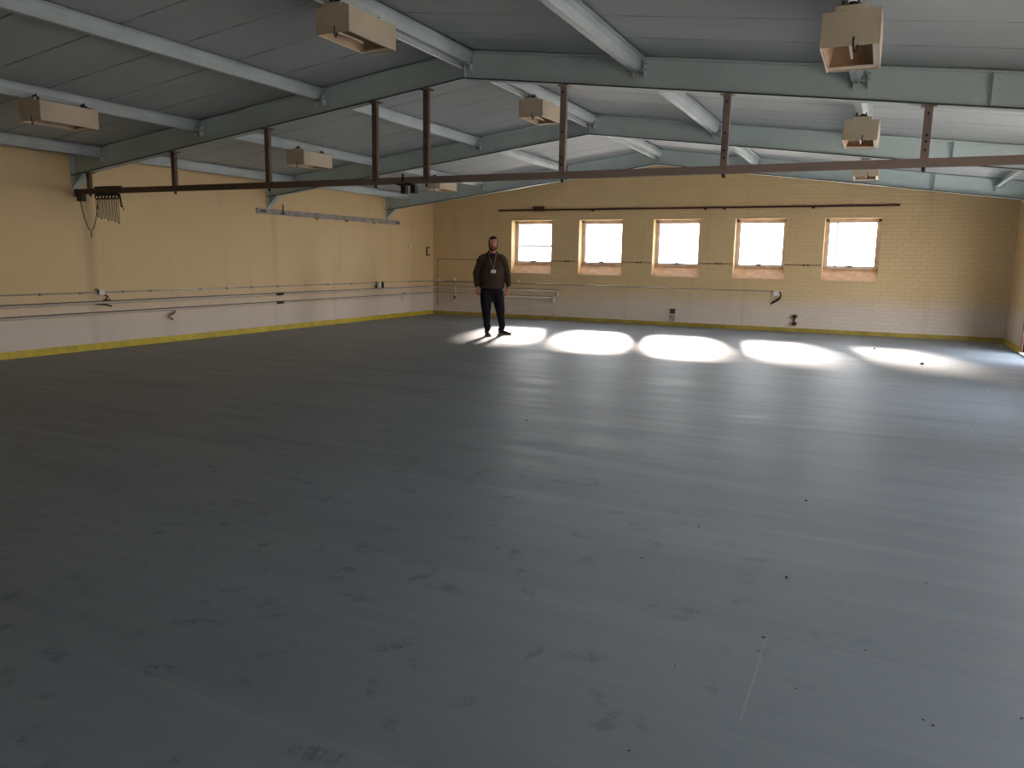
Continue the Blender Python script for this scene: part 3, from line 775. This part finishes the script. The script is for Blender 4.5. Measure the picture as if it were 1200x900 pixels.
for s in (-1, 1):
    e = obj('eye', ball(B(), HC + Vector((s * .030, -.084, -.004)), (.0115, .010, .0058)), M['white'], man, True)
    obj('iris', ball(B(), HC + Vector((s * .030, -.0925, -.004)), (.0055, .003, .0055)), M['hair'], e, True)
obj('lips', ball(B(), HC + Vector((0, -.100, -.079)), (.024, .007, .006)), paint('lips', (.30, .10, .08), .5), man, True)

# hair and beard
bm = B()
ball(bm, HC + Vector((.0, .046, .050)), (.087, .088, .088), 3)
ball(bm, HC + Vector((-.004, -.036, .098)), (.064, .056, .030), 3)
for s in (-1, 1): seg(bm, HC + Vector((s * .077, .0, .04)), (.012, .03, .03), HC + Vector((s * .076, -.008, -.03)), (.009, .018, .02))
fuse('hair', bm, M['hair'], man, .006, 3, [(HC + Vector((0, -.052, .056)), Vector((0, -.80, -.60)).normalized())] if False else None)
bm = B()
for s in (-1, 1):
    chain(bm, [(HC + Vector((s * .074, -.012, -.028)), (.010, .016, .02)), (HC + Vector((s * .066, -.030, -.075)), (.016, .024, .024)), (HC + Vector((s * .038, -.068, -.108)), (.022, .024, .022)), (HC + Vector((0, -.088, -.122)), (.024, .020, .022))])
    seg(bm, HC + Vector((s * .004, -.106, -.064)), (.012, .008, .006), HC + Vector((s * .034, -.092, -.078)), (.010, .010, .010))
    seg(bm, HC + Vector((s * .034, -.092, -.078)), (.010, .010, .010), HC + Vector((s * .030, -.090, -.11)), (.012, .012, .012))
fuse('beard', bm, M['beard'], man, .005, 3)

# pullover with collar
bm = B()
chain(bm, [((0, .015, 1.475), (.14, .085, .06)), ((0, .0, 1.37), (.200, .125, .09)), ((0, -.012, 1.22), (.222, .160, .10)), ((0, -.028, 1.08), (.236, .186, .10)), ((0, -.022, .96), (.236, .175, .06)), ((0, -.02, .905), (.226, .168, .02))], 3)
for s, el, w in ((-1, (-.287, .01, 1.18), WL), (1, (.280, .02, 1.18), WR)):
    chain(bm, [((s * .09, .012, 1.488), .062), ((s * .170, .012, 1.445), .080), ((s * .215, .012, 1.37), .082), (el, .071), ((el[0] * .35 + w[0] * .65, (el[1] + w[1]) / 2, 1.03), .062), ((w[0], w[1], w[2] + .055), .054), ((w[0], w[1], w[2] + .03), .046)])
sw = fuse('pullover', bm, M['sweater'], man, .008, 6)
for v in sw.data.vertices:
    p = v.co; arm = abs(p.x) > .235
    n = noise.noise(Vector((p.x * 5, p.y * 5, p.z * (17 if arm else 9)))) * (.010 if arm else .008) + noise.noise(Vector((p.x * 9 + p.z * 5, p.y * 6, p.z * 6))) * .006
    v.co = p + v.normal * n
bm = B()
tube(bm, [(.005 + .082 * math.sin(a), .004 - .078 * math.cos(a), 1.512 + .035 * -math.cos(a) + .03) for a in [.42 + (2 * PI - .84) * q / 20 for q in range(21)]], .024, 8)
obj('collar', bm, M['sweater'], sw, True)
tube(bm := B(), [(-.220, -.02, .905)] and [(.226 * math.cos(a), -.02 + .168 * math.sin(a), .903) for a in [2 * PI * q / 40 for q in range(41)]], .014, 8, False)
obj('hem', bm, M['sweater'], sw, True)
bm = B(); prism(bm, [(-.052, 1.535), (.062, 1.535), (.026, 1.375), (.004, 1.365)], 'y', -.132, -.118)
for v in bm.verts: v.co.y += (1.535 - v.co.z) * -.10 + .052
obj('undershirt', bm, M['shirt'], man)

# trousers
bm = B()
seg(bm, (0, -.005, .95), (.205, .14, .05), (0, .0, .83), (.215, .155, .09), 3)
chain(bm, [((-.105, -.01, .83), (.118, .14, .09)), ((-.105, -.02, .66), (.112, .12, .08)), ((-.100, -.06, .47), (.088, .095, .07)), ((-.088, -.075, .28), (.068, .075, .06)), ((FL[0], FL[1] + .02, .145), (.060, .066, .045)), ((FL[0], FL[1] + .02, .105), (.047, .054, .02))], 3)
chain(bm, [((.105, .01, .83), (.118, .14, .09)), ((.128, .03, .66), (.112, .12, .08)), ((.162, .05, .47), (.090, .095, .07)), ((.185, .085, .28), (.066, .074, .06)), ((FR[0], FR[1] + .01, .145), (.062, .066, .045)), ((FR[0], FR[1] + .01, .105), (.050, .054, .02))], 3)
seg(bm, (-.05, -.01, .69), (.065, .09, .07), (.08, .01, .69), (.065, .09, .07), 3)
tq = fuse('trousers', bm, M['trouser'], man, .008, 6)
for v in tq.data.vertices:
    p = v.co
    v.co = p + v.normal * (noise.noise(Vector((p.x * 8, p.y * 8, p.z * 12))) * .007 * (1.5 if p.z < .35 else .8))

# shoes
def shoe(c, yaw):
    R = Matrix.Rotation(yaw, 3, 'Z'); P = lambda x, y, z: Vector((c[0], c[1], 0)) + R @ Vector((x, y, z))
    bm = B()
    chain(bm, [(P(0, .035, .105), (.046, .050, .03)), (P(0, .03, .062), (.046, .052, .042)), (P(0, -.06, .058), (.046, .050, .036)), (P(.002, -.13, .045), (.047, .047, .026)), (P(.002, -.185, .042), (.040, .034, .020))])
    sh = fuse('shoe', bm, M['shoe'], man, .007, 4, [((0, 0, .026), (0, 0, -1))])
    out = [(-.036, .08), (.036, .08), (.050, .03), (.046, -.05), (.054, -.13), (.040, -.205), (.0, -.225), (-.040, -.205), (-.052, -.13), (-.044, -.05), (-.050, .03)]
    b2 = B(); prism(b2, [tuple(P(x, y, 0).xy) for x, y in out], 'z', .0, .030)
    bevel(obj('sole', b2, M['sole'], sh), .006)
shoe(FL, math.radians(12)); shoe((FR[0] - .01, FR[1] + .01), math.radians(58))

# lanyard and badge
ln = None
bm = B()
tube(bm, [(-.062, -.055, 1.545), (-.058, -.098, 1.50), (-.030, -.152, 1.40), (.018, -.182, 1.275), (.028, -.186, 1.252)], .005, 6)
tube(bm, [(.075, -.055, 1.545), (.070, -.098, 1.50), (.056, -.150, 1.40), (.036, -.182, 1.275), (.028, -.186, 1.252)], .005, 6)
ln = obj('lanyard', bm, M['strap'], man, True)
bd = obj('badge', box(B(), -.014, .074, -.204, -.198, 1.175, 1.232), M['white'], ln)
bd.rotation_euler = (0, 0, 0)
obj('badge_photo', box(B(), .012, .036, -.2055, -.2042, 1.186, 1.216), M['steel'], bd)
obj('clip', box(B(), .020, .038, -.203, -.190, 1.228, 1.255), M['steel'], ln)

# ------------------------------------------------------------------ outside
struct(obj('ground', box(B(), -60, 50, -50, 80, -.35, -.125), paint('pale_concrete_yard', (.50, .47, .43), .8, .1, .4)))
pt = thing('yard_post', 'pale grey post standing outside the right-most window', 'post', (-1.19, 23.0, -.125))
obj('post', tube(B(), [(0, 0, 0), (0, 0, 4.6)], .036, 10), paint('galvanised_post', (.10, .10, .10), .6, spec=.1), pt)
obj('cap', tube(B(), [(0, 0, 4.6), (0, 0, 4.66)], .06, 10), M['steel'], pt)
yr = thing('yard_handrail', 'pale handrail standing outside the left-most window', 'railing', (-9.6, 21.5, -.125))
gm = paint('galvanised_rail', (.05, .05, .055), .6, spec=.1)
bm = B(); tube(bm, [(-1.6, 0, 1.965), (.9, 0, 1.965)], .034, 8); obj('rail', bm, gm, yr)
for q in (-1.5, -.47): obj('post', tube(B(), [(q, 0, 0), (q, 0, 1.965)], .02, 8), gm, yr)

# ------------------------------------------------------------------ light
w = bpy.data.worlds.new('sky'); bpy.context.scene.world = w; w.use_nodes = True
wt = w.node_tree; bg = wt.nodes['Background']
tc = wt.nodes.new('ShaderNodeTexCoord'); sp = wt.nodes.new('ShaderNodeSeparateXYZ'); rp = wt.nodes.new('ShaderNodeValToRGB')
wt.links.new(tc.outputs['Generated'], sp.inputs[0]); wt.links.new(sp.outputs[2], rp.inputs[0]); wt.links.new(rp.outputs[0], bg.inputs[0])
rp.color_ramp.elements[0].color = (1, .965, .93, 1); rp.color_ramp.elements[1].color = (.76, .85, 1, 1); rp.color_ramp.elements[1].position = .7
bg.inputs[1].default_value = 9.5

sl = bpy.data.lights.new('sun', 'SUN'); sl.energy = 30.0; sl.angle = math.radians(10.5); sl.color = (1, .83, .72)
so_ = bpy.data.objects.new('sun', sl); C.objects.link(so_); so_.location = (-8, 40, 20)
so_.rotation_euler = Vector((1.16, -4.0, -1.83)).to_track_quat('-Z', 'Y').to_euler()

def portal(loc, rot, sx, sy):
    l = bpy.data.lights.new('sky_portal', 'AREA'); l.shape = 'RECTANGLE'; l.size = sx; l.size_y = sy; l.cycles.is_portal = True
    o = bpy.data.objects.new('sky_portal', l); C.objects.link(o); o.location = loc; o.rotation_euler = rot
for a, b in RW: portal((XR + .2, (a + b) / 2, (RZ0 + RZ1) / 2), (0, PI / 2, 0), RZ1 - RZ0, b - a)
portal((XR + .2, (DY0 + DY1) / 2, DZ / 2), (0, PI / 2, 0), DZ, DY1 - DY0)
for a, b in FW: portal(((a + b) / 2, YF - .2, 1.65), (PI / 2, 0, 0), b - a, 1.3)
for wx in WX: portal((wx, YB + .29, 1.84), (-PI / 2, 0, 0), .92, .92)

# ------------------------------------------------------------------ camera
cd = bpy.data.cameras.new('camera'); cam = bpy.data.objects.new('camera', cd); C.objects.link(cam)
cd.sensor_fit = 'HORIZONTAL'; cd.sensor_width = 36; cd.lens = 903.99 / 1200 * 36; cd.clip_start = .05; cd.clip_end = 300
yaw, pit, rol = [math.radians(a) for a in (-25.2686, 9.1809, 0.9007)]
f = Vector((math.sin(yaw) * math.cos(pit), math.cos(yaw) * math.cos(pit), -math.sin(pit)))
r = f.cross(Vector((0, 0, 1))).normalized(); u = r.cross(f)
r2 = r * math.cos(rol) + u * math.sin(rol); u2 = -r * math.sin(rol) + u * math.cos(rol)
m = Matrix((r2, u2, -f)).transposed().to_4x4(); m.translation = (0, 0, 1.43)
cam.matrix_world = m
sc = bpy.context.scene; sc.camera = cam
sc.view_settings.view_transform = 'Standard'; sc.view_settings.look = 'None'; sc.view_settings.exposure = 0.48
sc.cycles.use_denoising = True; sc.cycles.max_bounces = 10; sc.cycles.diffuse_bounces = 5; sc.cycles.use_adaptive_sampling = True; sc.cycles.adaptive_threshold = 0.02; sc.cycles.sample_clamp_indirect = 8
